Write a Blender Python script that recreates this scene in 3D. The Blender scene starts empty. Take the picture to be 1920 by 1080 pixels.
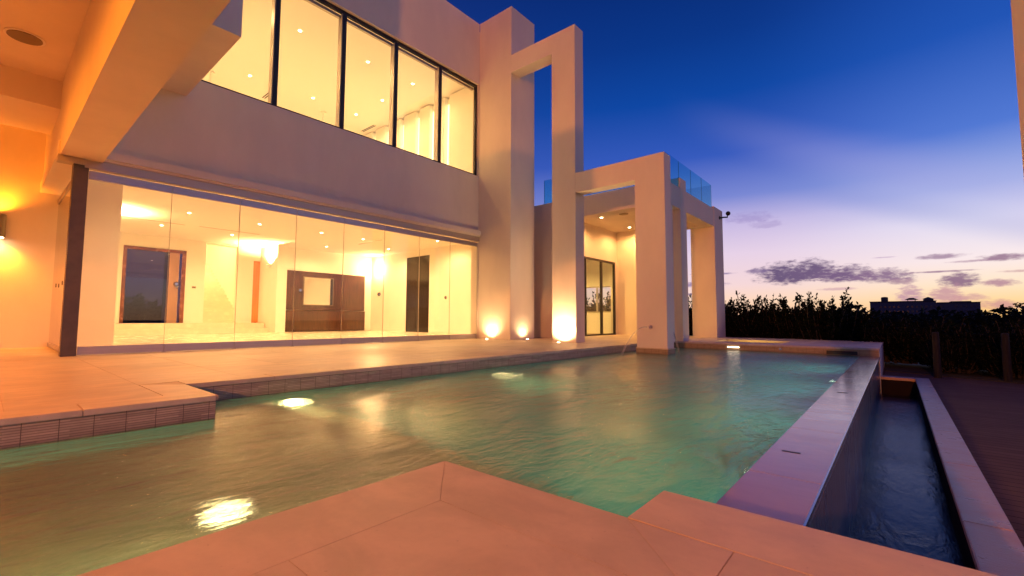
import bpy, bmesh, math, random
from mathutils import Vector, Matrix
random.seed(7)
S = bpy.context.scene
R = math.radians
# ------------------------------------------------------------------ camera
yaw, pitch, roll = 0.705103571, 0.0681545848, 0.00383299
fw = Vector((math.cos(pitch)*math.cos(yaw), math.cos(pitch)*math.sin(yaw), math.sin(pitch)))
rt = Vector((math.sin(yaw), -math.cos(yaw), 0)); up = rt.cross(fw)
rt2 = rt*math.cos(roll)+up*math.sin(roll); up2 = -rt*math.sin(roll)+up*math.cos(roll)
cd = bpy.data.cameras.new("camera"); cam = bpy.data.objects.new("camera", cd); S.collection.objects.link(cam)
cd.sensor_width = 36; cd.lens = 844.1/1920*36; cd.clip_start = 0.05; cd.clip_end = 6000
m = Matrix((rt2, up2, -fw)).transposed().to_4x4(); m.translation = Vector((0, 0, 0.65)); cam.matrix_world = m
S.camera = cam
# ------------------------------------------------------------------ render / colour
S.view_settings.view_transform = 'Standard'; S.view_settings.look = 'None'
S.view_settings.exposure = 0.0; S.view_settings.gamma = 1.0
cy = S.cycles
cy.use_denoising = True
cy.max_bounces = 16; cy.diffuse_bounces = 13; cy.glossy_bounces = 4; cy.transmission_bounces = 6; cy.transparent_max_bounces = 16
cy.sample_clamp_indirect = 8.0; cy.sample_clamp_direct = 0; cy.caustics_reflective = False; cy.caustics_refractive = True
cy.blur_glossy = 0.5
LK = 1.0     # master multiplier of the lamps
WARM = (1.0, 0.55, 0.215); AMBER = (1.0, 0.26, 0.012)
# ------------------------------------------------------------------ world: dusk sky
class NG:
    def __init__(s, nt): s.nt = nt; s.n = nt.nodes; s.l = nt.links
    def val(s, sock, v):
        if v is None: return
        if isinstance(v, bpy.types.NodeSocket): s.l.new(v, sock)
        else: sock.default_value = v
    def m(s, op, a, b=None, c=None, clamp=False):
        n = s.n.new('ShaderNodeMath'); n.operation = op; n.use_clamp = clamp
        s.val(n.inputs[0], a); s.val(n.inputs[1], b); s.val(n.inputs[2], c); return n.outputs[0]
    def ss(s, v, lo, hi, a=0.0, b=1.0):
        n = s.n.new('ShaderNodeMapRange'); n.interpolation_type = 'SMOOTHSTEP'
        s.val(n.inputs[0], v); s.val(n.inputs[1], lo); s.val(n.inputs[2], hi); s.val(n.inputs[3], a); s.val(n.inputs[4], b); return n.outputs[0]
    def mr(s, v, lo, hi, a=0.0, b=1.0):
        n = s.n.new('ShaderNodeMapRange'); s.val(n.inputs[0], v); s.val(n.inputs[1], lo); s.val(n.inputs[2], hi); s.val(n.inputs[3], a); s.val(n.inputs[4], b); return n.outputs[0]
    def mix(s, f, a, b, mode='MIX'):
        n = s.n.new('ShaderNodeMix'); n.data_type = 'RGBA'; n.blend_type = mode
        s.val(n.inputs[0], f)
        for k, v in ((6, a), (7, b)):
            if isinstance(v, tuple) and len(v) == 3: v = (*v, 1)
            s.val(n.inputs[k], v)
        return n.outputs[2]
    def ramp(s, v, pts):
        n = s.n.new('ShaderNodeValToRGB'); e = n.color_ramp.elements
        while len(e) < len(pts): e.new(0.5)
        for i, (p, c) in enumerate(pts): e[i].position = p; e[i].color = (*c, 1)
        s.val(n.inputs[0], v); return n.outputs[0]
    def xyz(s, v):
        n = s.n.new('ShaderNodeSeparateXYZ'); s.l.new(v, n.inputs[0]); return n.outputs
    def comb(s, x, y, z):
        n = s.n.new('ShaderNodeCombineXYZ'); s.val(n.inputs[0], x); s.val(n.inputs[1], y); s.val(n.inputs[2], z); return n.outputs[0]
    def noise(s, vec, scale=5, detail=3, rough=0.5, dist=0.0):
        n = s.n.new('ShaderNodeTexNoise'); s.l.new(vec, n.inputs['Vector'])
        n.inputs['Scale'].default_value = scale; n.inputs['Detail'].default_value = detail
        n.inputs['Roughness'].default_value = rough; n.inputs['Distortion'].default_value = dist
        return n.outputs[0]
def lin(*c): return tuple(((v/255)/12.92 if v/255 <= .04045 else ((v/255+.055)/1.055)**2.4) for v in c)

W = bpy.data.worlds.new("World"); S.world = W; W.use_nodes = True
g = NG(W.node_tree)
for n in list(g.n): g.n.remove(n)
tc = g.n.new('ShaderNodeTexCoord')
x, y, z = g.xyz(tc.outputs['Generated'])
el = g.m('MULTIPLY', g.m('ARCSINE', z), 57.29578)
az = g.m('MULTIPLY', g.m('ARCTAN2', y, x), 57.29578)
dz = g.m('ABSOLUTE', g.m('SUBTRACT', g.m('FLOORED_MODULO', g.m('ADD', az, 204.0), 360.0), 180.0))   # angle from the sunset at azimuth -24
t = g.m('DIVIDE', g.m('MAXIMUM', el, 0.0), 60.0, clamp=True)
def RP(*a): return [(e/60.0, lin(*c)) for e, c in a]
near = g.ramp(t, RP((0, (255,190,110)), (1.5, (255,214,150)), (3.3, (255,230,200)), (5.5, (250,233,234)), (9, (226,221,242)), (12, (162,176,230)), (17, (78,118,210)), (25, (26,82,180)), (37, (0,48,138)), (60, (0,20,80))))
midr = g.ramp(t, RP((0, (250,186,146)), (2, (255,216,188)), (4, (244,214,216)), (7.5, (230,208,230)), (11, (198,184,226)), (14, (120,134,210)), (18.7, (50,88,188)), (25, (2,68,162)), (31, (0,52,136)), (42, (0,28,98))))
farr = g.ramp(t, RP((0, (134,100,126)), (4, (126,102,146)), (9, (104,92,152)), (16, (74,78,148)), (26, (42,56,128)), (38, (20,44,118)), (60, (4,26,86))))
c1 = g.mix(g.ss(dz, 16.0, 38.0), near, midr)
c2 = g.mix(g.ss(dz, 45.0, 120.0), c1, farr)
# twilight rays: a pale one and a darker one below it, both fanning down to the right
def ray_band(a0, e0, a1, e1, w0, w1):
    k = (e1-e0)/(a1-a0)
    off = g.m('SUBTRACT', el, g.m('ADD', e0, g.m('MULTIPLY', g.m('SUBTRACT', az, a0), k)))
    wd = g.m('MAXIMUM', .5, g.m('ADD', w0, g.m('MULTIPLY', g.m('SUBTRACT', az, a0), (w1-w0)/(a1-a0))))
    r_ = g.m('DIVIDE', g.m('ABSOLUTE', off), wd)
    return g.m('MULTIPLY', g.ss(r_, 0.0, 1.0, 1.0, 0.0), g.ss(az, 22.0, -2.0))
soft = g.noise(g.comb(g.m('MULTIPLY', az, .05), g.m('MULTIPLY', el, .10), 0.0), 2.0, 3, .5)
c2 = g.mix(g.m('MULTIPLY', ray_band(17, 22.4, -9, 10.6, 3.2, 4.2), .30), c2, lin(172,168,226))
c2 = g.mix(g.m('MULTIPLY', ray_band(17, 17.6, -9, 7.6, 1.8, 2.2), .22), c2, lin(104,126,208))
# clouds
cvec = g.comb(g.m('MULTIPLY', az, 0.35), g.m('MULTIPLY', el, 0.9), 0.0)
cn = g.noise(cvec, 3.4, 9, .66)
cn2 = g.noise(cvec, 1.1, 4, .55)
nz = g.m('ADD', g.m('MULTIPLY', g.m('SUBTRACT', cn, .5), 3.8), g.m('MULTIPLY', g.m('SUBTRACT', cn2, .5), 2.0))
CL = [ # az, el, half-width, half-height, colour, strength
 (8.9,4.75,2.9,1.45,(104,84,124),1), (6.6,5.0,2.2,1.35,(108,86,126),1), (3.9,4.5,2.5,1.05,(118,92,132),1), (1.0,4.2,2.3,.85,(136,106,142),.95), (-.5,3.75,1.1,.3,(160,124,150),.85), (11.7,5.4,1.1,.3,(128,106,150),.8),
 (-1.1,2.2,.95,1.25,(192,148,168),.9), (-4.5,3.5,1.3,.8,(138,104,136),.95), (-3.7,2.1,1.2,1.1,(196,146,160),.85), (-5.0,2.0,1.2,.4,(205,152,158),.7), (-6.9,3.2,1.2,.42,(172,124,150),.85),
 (-3.3,5.9,1.7,.24,(150,116,150),.8), (-7.3,5.45,1.5,.30,(146,108,140),.9), (-5.2,5.3,1.4,.12,(165,126,155),.7), (-3.2,4.5,2.5,.10,(150,112,145),.85), (.7,6.15,.9,.07,(185,155,190),.6), (-6.9,1.25,1.4,.5,(200,140,150),.75),
 (16.5,5.3,2.2,.13,(126,104,158),.85), (17.5,4.1,2.6,.3,(132,104,156),.85), (18.5,3.0,1.4,.14,(140,108,156),.8), (4.5,3.2,1.6,.16,(196,150,170),.6),
 (12.3,11.3,2.3,.75,(132,112,182),.4), (10.6,10.4,1.6,.5,(136,112,178),.32), (-8.3,4.2,1.4,.12,(190,140,150),.6),
 (30,6,7,.6,(90,80,130),.6), (-30,5,8,.7,(190,130,130),.8), (-45,8,7,.7,(110,90,140),.8), (48,5,9,.6,(70,70,120),.6), (150,16,16,3,(80,84,130),.6), (110,24,14,3,(60,66,120),.5), (200,12,12,2,(70,74,120),.6)]
for (a, e, w, h, col, st) in CL:
    dx = g.m('DIVIDE', g.m('SUBTRACT', az, a), w); dy = g.m('DIVIDE', g.m('SUBTRACT', el, e), h)
    if h >= .4: dy = g.m('MULTIPLY', dy, g.m('ADD', 1.0, g.m('MULTIPLY', g.m('LESS_THAN', dy, 0.0), .7)))
    d2 = g.m('ADD', g.m('MULTIPLY', dx, dx), g.m('MULTIPLY', dy, dy))
    v = g.m('ADD', g.m('SUBTRACT', 1.25, d2), g.m('MULTIPLY', nz, 1.0 if h >= .4 else .75))
    mk = g.m('MULTIPLY', g.ss(v, -0.35, 1.35), st)
    shade = g.m('SUBTRACT', 1.0, g.m('MULTIPLY', g.ss(cn2, .35, .65), .0))
    c2 = g.mix(mk, c2, lin(*col))
# ground side of the dome
c2 = g.mix(g.ss(el, 0.0, -2.0), c2, lin(30, 26, 36))
bg = g.n.new('ShaderNodeBackground'); g.l.new(c2, bg.inputs[0]); bg.inputs[1].default_value = 1.0
sky = g.n.new('ShaderNodeTexSky'); sky.sky_type = 'NISHITA'; sky.sun_disc = False
sky.sun_elevation = R(-3.0); sky.sun_rotation = R(114.0)
bg2 = g.n.new('ShaderNodeBackground'); g.l.new(sky.outputs[0], bg2.inputs[0]); bg2.inputs[1].default_value = 0.06
ad = g.n.new('ShaderNodeAddShader'); g.l.new(bg.outputs[0], ad.inputs[0]); g.l.new(bg2.outputs[0], ad.inputs[1])
wo = g.n.new('ShaderNodeOutputWorld'); g.l.new(ad.outputs[0], wo.inputs[0])
# ------------------------------------------------------------------ lamps (built inside the fixtures further down)
def lamp(kind, loc, power, color, size=.05, direction=(0,0,-1), cone=160, blend=.8, parent=None):
    d = bpy.data.lights.new("lamp_light", kind); d.energy = power*LK; d.color = color; d.shadow_soft_size = size
    if kind == 'SPOT': d.spot_size = R(cone); d.spot_blend = blend
    o = bpy.data.objects.new("lamp_light", d); S.collection.objects.link(o); o.location = loc
    o.rotation_euler = Vector(direction).to_track_quat('-Z', 'Y').to_euler()
    if parent is not None:
        o.parent = parent; o.location = Vector(loc)-Vector(parent.location)
    return o
# ------------------------------------------------------------------ materials
MT = {}
def mat(name, color, rough=.6, metal=0.0, bump=0.0, bscale=40, var=0.0, vscale=2.0, spec=.5, stretch=(1,1,1), **kw):
    if name in MT: return MT[name]
    M = bpy.data.materials.new(name); M.use_nodes = True; q = NG(M.node_tree); b = q.n['Principled BSDF']
    b.inputs['Roughness'].default_value = rough; b.inputs['Metallic'].default_value = metal
    b.inputs['Specular IOR Level'].default_value = spec
    geo = q.n.new('ShaderNodeNewGeometry'); mp = q.n.new('ShaderNodeMapping'); mp.inputs['Scale'].default_value = stretch
    q.l.new(geo.outputs['Position'], mp.inputs[0]); P = mp.outputs[0]
    if var:
        n = q.noise(P, vscale, 6, .6)
        lo = tuple(max(0, c*(1-var)) for c in color); hi = tuple(min(1, c*(1+var)) for c in color)
        q.l.new(q.mix(q.ss(n, .3, .7), lo, hi), b.inputs['Base Color'])
        q.l.new(q.mr(n, .3, .7, max(.02, rough*.8), min(1, rough*1.2)), b.inputs['Roughness'])
    else: b.inputs['Base Color'].default_value = (*color, 1)
    if bump:
        bn_ = q.n.new('ShaderNodeBump'); bn_.inputs['Strength'].default_value = bump; bn_.inputs['Distance'].default_value = .004
        q.l.new(q.noise(P, bscale, 4, .6), bn_.inputs['Height']); q.l.new(bn_.outputs[0], b.inputs['Normal'])
    MT[name] = M; return M
def emit(name, color, strength):
    M = bpy.data.materials.new(name); M.use_nodes = True; b = M.node_tree.nodes['Principled BSDF']
    b.inputs['Base Color'].default_value = (.8,.8,.8,1)
    b.inputs['Emission Color'].default_value = (*color, 1); b.inputs['Emission Strength'].default_value = strength
    MT[name] = M; return M
mat('stucco', (.76,.68,.58), .85, bump=.5, bscale=70, var=.055, vscale=.9, stretch=(1,1,.45))
mat('interior', (.87,.85,.79), .8, bump=.1, bscale=60, var=.02)
mat('ceiling', (.87,.85,.80), .9)
mat('int_floor', (.78,.72,.60), .25, var=.05, vscale=3)
mat('steel', (.10,.085,.08), .45, metal=.6, var=.1, vscale=8)
mat('alu', (.42,.38,.40), .38, metal=.75, var=.06, vscale=5, stretch=(.3,1,6))
mat('frame_dark', (.035,.03,.035), .35, metal=.5)
mat('frame_light', (.45,.40,.34), .4, metal=.4)
mat('black', (.012,.012,.013), .5)
mat('trim_metal', (.75,.6,.5), .25, metal=1)
mat('chrome', (.6,.6,.6), .2, metal=1)
mat('wood_frame', (.16,.05,.02), .25, var=.3, vscale=4)
mat('door_black', (.018,.013,.01), .12)
mat('wood_dark', (.06,.022,.011), .16, var=.4, vscale=3, stretch=(6,6,.5), spec=.6)
mat('wood_warm', (.62,.22,.045), .4, var=.15, vscale=3, stretch=(5,5,.5))
mat('leaf_reflection', (.34,.20,.14), .15)  # glass door leaf with the room's reflection painted into its colour
mat('mirror', (.85,.85,.85), .03, metal=1)
mat('bronze', (.20,.15,.10), .5, metal=.6)
mat('soil', (.035,.028,.02), .95, bump=.6, bscale=8, var=.3, vscale=1)
mat('bark', (.05,.035,.025), .9, bump=.5, bscale=30, var=.3, vscale=8)
mat('post_wood', (.009,.006,.005), .8, var=.3, vscale=8, stretch=(4,4,.6))
mat('far_wall', (.10,.095,.12), .8, var=.1, vscale=.05)
mat('far_roof', (.05,.045,.05), .7)
mat('far_glass', (.03,.03,.045), .15)
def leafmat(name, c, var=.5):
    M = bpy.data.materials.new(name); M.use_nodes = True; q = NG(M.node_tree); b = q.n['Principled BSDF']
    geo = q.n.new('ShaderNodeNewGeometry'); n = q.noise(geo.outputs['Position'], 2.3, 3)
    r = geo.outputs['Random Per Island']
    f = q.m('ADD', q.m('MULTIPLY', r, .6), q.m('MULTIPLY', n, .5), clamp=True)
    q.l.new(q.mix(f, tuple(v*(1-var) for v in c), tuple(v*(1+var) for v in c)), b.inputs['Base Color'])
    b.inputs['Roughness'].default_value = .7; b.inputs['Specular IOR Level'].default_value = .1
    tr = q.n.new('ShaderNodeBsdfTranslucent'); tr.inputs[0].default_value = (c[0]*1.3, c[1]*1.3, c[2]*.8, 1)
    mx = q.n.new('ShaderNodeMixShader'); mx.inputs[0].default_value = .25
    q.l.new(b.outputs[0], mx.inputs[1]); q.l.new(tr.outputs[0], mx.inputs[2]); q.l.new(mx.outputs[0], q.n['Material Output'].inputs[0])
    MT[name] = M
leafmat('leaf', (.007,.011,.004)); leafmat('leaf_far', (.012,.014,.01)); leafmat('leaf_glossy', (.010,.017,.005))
def glass(name, tint, refl=1.0):
    M = bpy.data.materials.new(name); M.use_nodes = True; q = NG(M.node_tree)
    q.n.remove(q.n['Principled BSDF'])
    tr = q.n.new('ShaderNodeBsdfTransparent'); tr.inputs[0].default_value = (*tint, 1)
    gl = q.n.new('ShaderNodeBsdfGlossy'); gl.inputs['Roughness'].default_value = .0
    fr = q.n.new('ShaderNodeFresnel'); fr.inputs[0].default_value = 1.5
    geo = q.n.new('ShaderNodeNewGeometry')
    f = q.m('MULTIPLY', q.m('MULTIPLY', fr.outputs[0], refl), q.m('SUBTRACT', 1.0, geo.outputs['Backfacing']), clamp=True)
    mx = q.n.new('ShaderNodeMixShader'); q.l.new(f, mx.inputs[0]); q.l.new(tr.outputs[0], mx.inputs[1]); q.l.new(gl.outputs[0], mx.inputs[2])
    q.l.new(mx.outputs[0], q.n['Material Output'].inputs[0]); MT[name] = M
glass('glass', (.96,.97,.95), 1.5); glass('glass_teal', (.42,.82,.88), 1.2); glass('door_glass', (.34,.32,.42), 2.0)
def edgeglass():
    M = bpy.data.materials.new('glass_edge'); M.use_nodes = True; b = M.node_tree.nodes['Principled BSDF']
    b.inputs['Base Color'].default_value = (.05,.22,.24,1); b.inputs['Roughness'].default_value = .1; MT['glass_edge'] = M
edgeglass()
def stone(name, base, streak=(1,1,1), rough=.35, var=.12, wet=0.0):
    var *= 1.7
    M = bpy.data.materials.new(name); M.use_nodes = True; q = NG(M.node_tree); b = q.n['Principled BSDF']
    geo = q.n.new('ShaderNodeNewGeometry'); mp = q.n.new('ShaderNodeMapping'); mp.inputs['Scale'].default_value = streak
    q.l.new(geo.outputs['Position'], mp.inputs[0])
    rnd = geo.outputs['Random Per Island']
    n1 = q.noise(mp.outputs[0], 2.2, 7, .62, .4); n2 = q.noise(geo.outputs['Position'], 34, 4, .6); n3 = q.noise(geo.outputs['Position'], .6, 3, .5)
    f = q.m('ADD', q.m('MULTIPLY', q.ss(n1, .3, .72), .55), q.m('ADD', q.m('MULTIPLY', n2, .2), q.m('MULTIPLY', rnd, .3)), clamp=True)
    col = q.mix(f, tuple(v*(1-var*1.6) for v in base), tuple(min(1, v*(1+var)) for v in base))
    stain = q.ss(q.noise(geo.outputs['Position'], 1.1, 6, .65, .8), .52, .75)
    col = q.mix(q.m('MULTIPLY', stain, .22), col, tuple(v*.62 for v in base))
    pits = q.ss(q.noise(geo.outputs['Position'], 60, 2, .5), .70, .76)
    col = q.mix(q.m('MULTIPLY', pits, .35), col, tuple(v*.5 for v in base))
    q.l.new(col, b.inputs['Base Color'])
    q.l.new(q.mr(q.m('ADD', q.m('MULTIPLY', n3, .7), q.m('MULTIPLY', n1, .3)), .3, .7, rough*.7, min(1, rough*1.35)), b.inputs['Roughness'])
    bp = q.n.new('ShaderNodeBump'); bp.inputs['Strength'].default_value = .18; bp.inputs['Distance'].default_value = .003
    q.l.new(q.m('ADD', n2, q.m('MULTIPLY', n1, 1.5)), bp.inputs['Height']); q.l.new(bp.outputs[0], b.inputs['Normal'])
    MT[name] = M
stone('deck_stone', (.62,.51,.36), (1,2.6,1), .42, .11)
stone('near_stone', (.62,.50,.34), (1.6,1,1), .5, .10)
stone('platform_stone', (.58,.50,.47), (1,2,1), .5, .10)
def wetstone(name, base, rough, bumps, bs, stretch):
    M = bpy.data.materials.new(name); M.use_nodes = True; q = NG(M.node_tree); b = q.n['Principled BSDF']
    geo = q.n.new('ShaderNodeNewGeometry'); mp = q.n.new('ShaderNodeMapping'); mp.inputs['Scale'].default_value = stretch
    q.l.new(geo.outputs['Position'], mp.inputs[0])
    n1 = q.noise(mp.outputs[0], 3, 6, .6, .5); rnd = geo.outputs['Random Per Island']
    q.l.new(q.mix(q.m('ADD', q.m('MULTIPLY', n1, .7), q.m('MULTIPLY', rnd, .35)), tuple(v*.7 for v in base), tuple(v*1.25 for v in base)), b.inputs['Base Color'])
    q.l.new(q.mr(n1, .3, .7, rough*.7, rough*1.4), b.inputs['Roughness']); b.inputs['Specular IOR Level'].default_value = .5
    b.inputs['Coat Weight'].default_value = .35; b.inputs['Coat Roughness'].default_value = rough*.7
    bp = q.n.new('ShaderNodeBump'); bp.inputs['Strength'].default_value = bumps; bp.inputs['Distance'].default_value = .004
    q.l.new(q.noise(mp.outputs[0], bs, 5, .6, .3), bp.inputs['Height']); q.l.new(bp.outputs[0], b.inputs['Normal']); q.l.new(bp.outputs[0], b.inputs['Coat Normal'])
    MT[name] = M
wetstone('weir_stone', (.37,.26,.21), .17, .15, 14, (1.4,.5,1))
wetstone('weir_face', (.20,.15,.15), .3, .3, 20, (3,3,.25))
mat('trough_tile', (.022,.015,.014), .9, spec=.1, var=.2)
wetstone('trough_stone', (.46,.27,.17), .34, .8, 30, (2.6,.9,1))
def tiles(name, base, under, wl=-.235):
    M = bpy.data.materials.new(name); M.use_nodes = True; q = NG(M.node_tree); b = q.n['Principled BSDF']
    geo = q.n.new('ShaderNodeNewGeometry'); x, y, z = q.xyz(geo.outputs['Position'])
    u = q.m('ADD', x, y); vec = q.comb(u, z, 0.0)
    def brick(w, h, mo, off=0.0):
        n = q.n.new('ShaderNodeTexBrick'); q.l.new(vec, n.inputs[0]); n.inputs['Scale'].default_value = 1; n.offset = off
        n.inputs['Brick Width'].default_value = w; n.inputs['Row Height'].default_value = h; n.inputs['Mortar Size'].default_value = mo
        n.inputs['Color1'].default_value = (0,0,0,1); n.inputs['Color2'].default_value = (1,1,1,1); n.inputs['Mortar'].default_value = (.5,.5,.5,1)
        n.inputs['Mortar Smooth'].default_value = .2; return n
    big = brick(.176, .60, .0024); rib = brick(.176, .0172, .0022); rib2 = brick(.31, .0172, .0001, .5)
    tone = q.m('ADD', q.m('MULTIPLY', q.xyz(rib2.outputs[0])[0], .55), q.m('MULTIPLY', q.noise(geo.outputs['Position'], 12, 5), .6))
    col = q.mix(tone, tuple(v*.62 for v in base), tuple(v*1.3 for v in base))
    gap = q.m('MAXIMUM', big.outputs['Fac'], q.m('MULTIPLY', rib.outputs['Fac'], .75))
    col = q.mix(gap, col, tuple(v*.28 for v in base))
    lowr = q.ss(z, wl-.01, wl+.012, 1.0, 0.0)
    wetl = q.ss(z, wl+.03, wl+.10, .6, 1.0)
    col = q.mix(lowr, q.mix(1.0, col, q.comb(wetl, wetl, wetl), 'MULTIPLY'), under)
    q.l.new(col, b.inputs['Base Color']); b.inputs['Roughness'].default_value = .45
    bp = q.n.new('ShaderNodeBump'); bp.inputs['Strength'].default_value = .7; bp.inputs['Distance'].default_value = .004
    q.l.new(q.m('SUBTRACT', tone, gap), bp.inputs['Height']); q.l.new(bp.outputs[0], b.inputs['Normal'])
    MT[name] = M
tiles('pool_tile', (.46,.37,.27), (.14,.50,.43))
tiles('plinth_tile', (.42,.31,.19), (.22,.52,.45))
mat('plaster', (.12,.52,.44), .7, var=.15, vscale=1.2)
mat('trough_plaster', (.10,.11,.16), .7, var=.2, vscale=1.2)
def water(name, tint, rough, amp, sc, stretch, abs_=None):
    M = bpy.data.materials.new(name); M.use_nodes = True; q = NG(M.node_tree); q.n.remove(q.n['Principled BSDF'])
    geo = q.n.new('ShaderNodeNewGeometry')
    mp = q.n.new('ShaderNodeMapping'); mp.inputs['Scale'].default_value = stretch; mp.inputs['Rotation'].default_value = (0,0,R(-35))
    q.l.new(geo.outputs['Position'], mp.inputs[0])
    n = q.m('ADD', q.noise(mp.outputs[0], sc, 5, .6, .6), q.m('MULTIPLY', q.noise(mp.outputs[0], sc*.28, 3, .5, .8), 2.2))
    calm = q.ss(q.noise(geo.outputs['Position'], .45, 3, .5), .35, .65)
    bp = q.n.new('ShaderNodeBump'); q.l.new(q.m('MULTIPLY', q.m('ADD', calm, .35), amp), bp.inputs['Strength']); bp.inputs['Distance'].default_value = .05
    q.l.new(n, bp.inputs['Height'])
    rf = q.n.new('ShaderNodeBsdfRefraction'); rf.inputs['IOR'].default_value = 1.33; rf.inputs['Roughness'].default_value = rough; rf.inputs[0].default_value = (*tint, 1)
    df = q.n.new('ShaderNodeBsdfDiffuse'); df.inputs[0].default_value = (.42,.46,.33,1)
    m0 = q.n.new('ShaderNodeMixShader'); m0.inputs[0].default_value = .20 if abs_ is None else abs_
    q.l.new(rf.outputs[0], m0.inputs[1]); q.l.new(df.outputs[0], m0.inputs[2])
    gl = q.n.new('ShaderNodeBsdfGlossy'); gl.inputs['Roughness'].default_value = rough*.9
    fr = q.n.new('ShaderNodeFresnel'); fr.inputs[0].default_value = 1.33
    for nn in (rf, gl, fr): q.l.new(bp.outputs[0], nn.inputs['Normal'])
    mx = q.n.new('ShaderNodeMixShader'); q.l.new(fr.outputs[0], mx.inputs[0]); q.l.new(m0.outputs[0], mx.inputs[1]); q.l.new(gl.outputs[0], mx.inputs[2])
    q.l.new(mx.outputs[0], q.n['Material Output'].inputs[0]); MT[name] = M
water('pool_water', (.74,.97,.88), .19, .40, 6, (1.0,2.2,1))
water('trough_water', (.45,.55,.8), .22, .14, 12, (1.0,2.4,1), .05)
def boards():
    M = bpy.data.materials.new('boards'); M.use_nodes = True; q = NG(M.node_tree); b = q.n['Principled BSDF']
    geo = q.n.new('ShaderNodeNewGeometry'); x, y, z = q.xyz(geo.outputs['Position'])
    f = q.m('FRACT', q.m('DIVIDE', x, .14)); idx = q.m('FLOOR', q.m('DIVIDE', x, .14))
    gap = q.m('LESS_THAN', f, .06)
    tone = q.noise(q.comb(q.m('MULTIPLY', idx, 3.7), q.m('MULTIPLY', y, .8), 0.0), 1.7, 4)
    g2 = q.noise(q.comb(q.m('MULTIPLY', x, 26), q.m('MULTIPLY', y, 2), 0.0), 1, 4)
    col = q.mix(q.m('ADD', q.m('MULTIPLY', tone, .8), q.m('MULTIPLY', g2, .3)), (.06,.042,.036), (.20,.135,.11))
    col = q.mix(gap, col, (.008,.006,.006)); q.l.new(col, b.inputs['Base Color']); b.inputs['Roughness'].default_value = .85; b.inputs['Specular IOR Level'].default_value = .15
    bp = q.n.new('ShaderNodeBump'); bp.inputs['Distance'].default_value = .006; q.l.new(q.m('SUBTRACT', g2, gap), bp.inputs['Height']); q.l.new(bp.outputs[0], b.inputs['Normal'])
    MT['boards'] = M
boards()
emit('bulb', (1,.80,.45), 30); emit('bulb_soft', (1,.78,.42), 9); emit('sconce_glow', (1,.8,.5), 14)
emit('pool_lens', (1,.68,.30), 150); emit('pool_lens_side', (.75,1,.72), 50); emit('floor_lens', (1,.66,.30), 7); emit('ground_lens', (1,.85,.6), 25); emit('slot_glow', (1,.85,.6), 6); emit('wash_glow', (1,.80,.40), 2.2); emit('far_lamp', (1,.45,.12), 1.2)

# ------------------------------------------------------------------ mesh helpers
class MB:
    def __init__(s): s.bm = bmesh.new()
    def box(s, x0, x1, y0, y1, z0, z1):
        r = bmesh.ops.create_cube(s.bm, size=1)['verts']
        bmesh.ops.scale(s.bm, vec=(x1-x0, y1-y0, z1-z0), verts=r); bmesh.ops.translate(s.bm, vec=((x0+x1)/2, (y0+y1)/2, (z0+z1)/2), verts=r); return s
    def prism(s, pts, z0, z1):
        a = [s.bm.verts.new((p[0], p[1], z0)) for p in pts]; b = [s.bm.verts.new((p[0], p[1], z1)) for p in pts]; n = len(pts)
        s.bm.faces.new(list(reversed(a))); s.bm.faces.new(b)
        for i in range(n): s.bm.faces.new((a[i], a[(i+1)%n], b[(i+1)%n], b[i]))
        return s
    def cyl(s, c, r, h, axis='Z', seg=24, r2=None):
        ret = bmesh.ops.create_cone(s.bm, cap_ends=True, segments=seg, radius1=r, radius2=r if r2 is None else r2, depth=h)['verts']
        if axis == 'X': bmesh.ops.rotate(s.bm, cent=(0,0,0), matrix=Matrix.Rotation(R(90), 3, 'Y'), verts=ret)
        if axis == 'Y': bmesh.ops.rotate(s.bm, cent=(0,0,0), matrix=Matrix.Rotation(R(90), 3, 'X'), verts=ret)
        bmesh.ops.translate(s.bm, vec=c, verts=ret); return s
    def sph(s, c, r, sc=(1,1,1)):
        ret = bmesh.ops.create_uvsphere(s.bm, u_segments=20, v_segments=12, radius=r)['verts']
        bmesh.ops.scale(s.bm, vec=sc, verts=ret); bmesh.ops.translate(s.bm, vec=c, verts=ret); return s
    def tube(s, pts, rads, seg=8):
        rings = []
        for i, p in enumerate(pts):
            p = Vector(p); d = (Vector(pts[min(i+1, len(pts)-1)])-Vector(pts[max(i-1, 0)])).normalized()
            a = d.orthogonal().normalized(); b = d.cross(a)
            rings.append([s.bm.verts.new(p+(a*math.cos(2*math.pi*k/seg)+b*math.sin(2*math.pi*k/seg))*rads[i]) for k in range(seg)])
        for i in range(len(rings)-1):
            for k in range(seg):
                try: s.bm.faces.new((rings[i][k], rings[i][(k+1)%seg], rings[i+1][(k+1)%seg], rings[i+1][k]))
                except ValueError: pass
        try: s.bm.faces.new(rings[0][::-1]); s.bm.faces.new(rings[-1])
        except ValueError: pass
        return s
    def build(s, name, material, parent=None, bevel=0.0, smooth=False, recalc=True):
        if recalc: bmesh.ops.recalc_face_normals(s.bm, faces=s.bm.faces[:])
        if bevel: bmesh.ops.bevel(s.bm, geom=s.bm.edges[:], offset=bevel, segments=2, affect='EDGES', clamp_overlap=True)
        me = bpy.data.meshes.new(name); s.bm.to_mesh(me); s.bm.free()
        if smooth:
            for p in me.polygons: p.use_smooth = True
        me.materials.append(MT[material] if isinstance(material, str) else material)
        o = bpy.data.objects.new(name, me); S.collection.objects.link(o)
        if parent is not None:
            o.parent = parent
            o.matrix_parent_inverse = Matrix.Translation(-Vector(world_loc(parent)))
        return o
def world_loc(o):
    v = Vector(o.location)
    if o.parent is not None: v = v + (o.matrix_parent_inverse.translation) + Vector(world_loc(o.parent))
    return v
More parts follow.
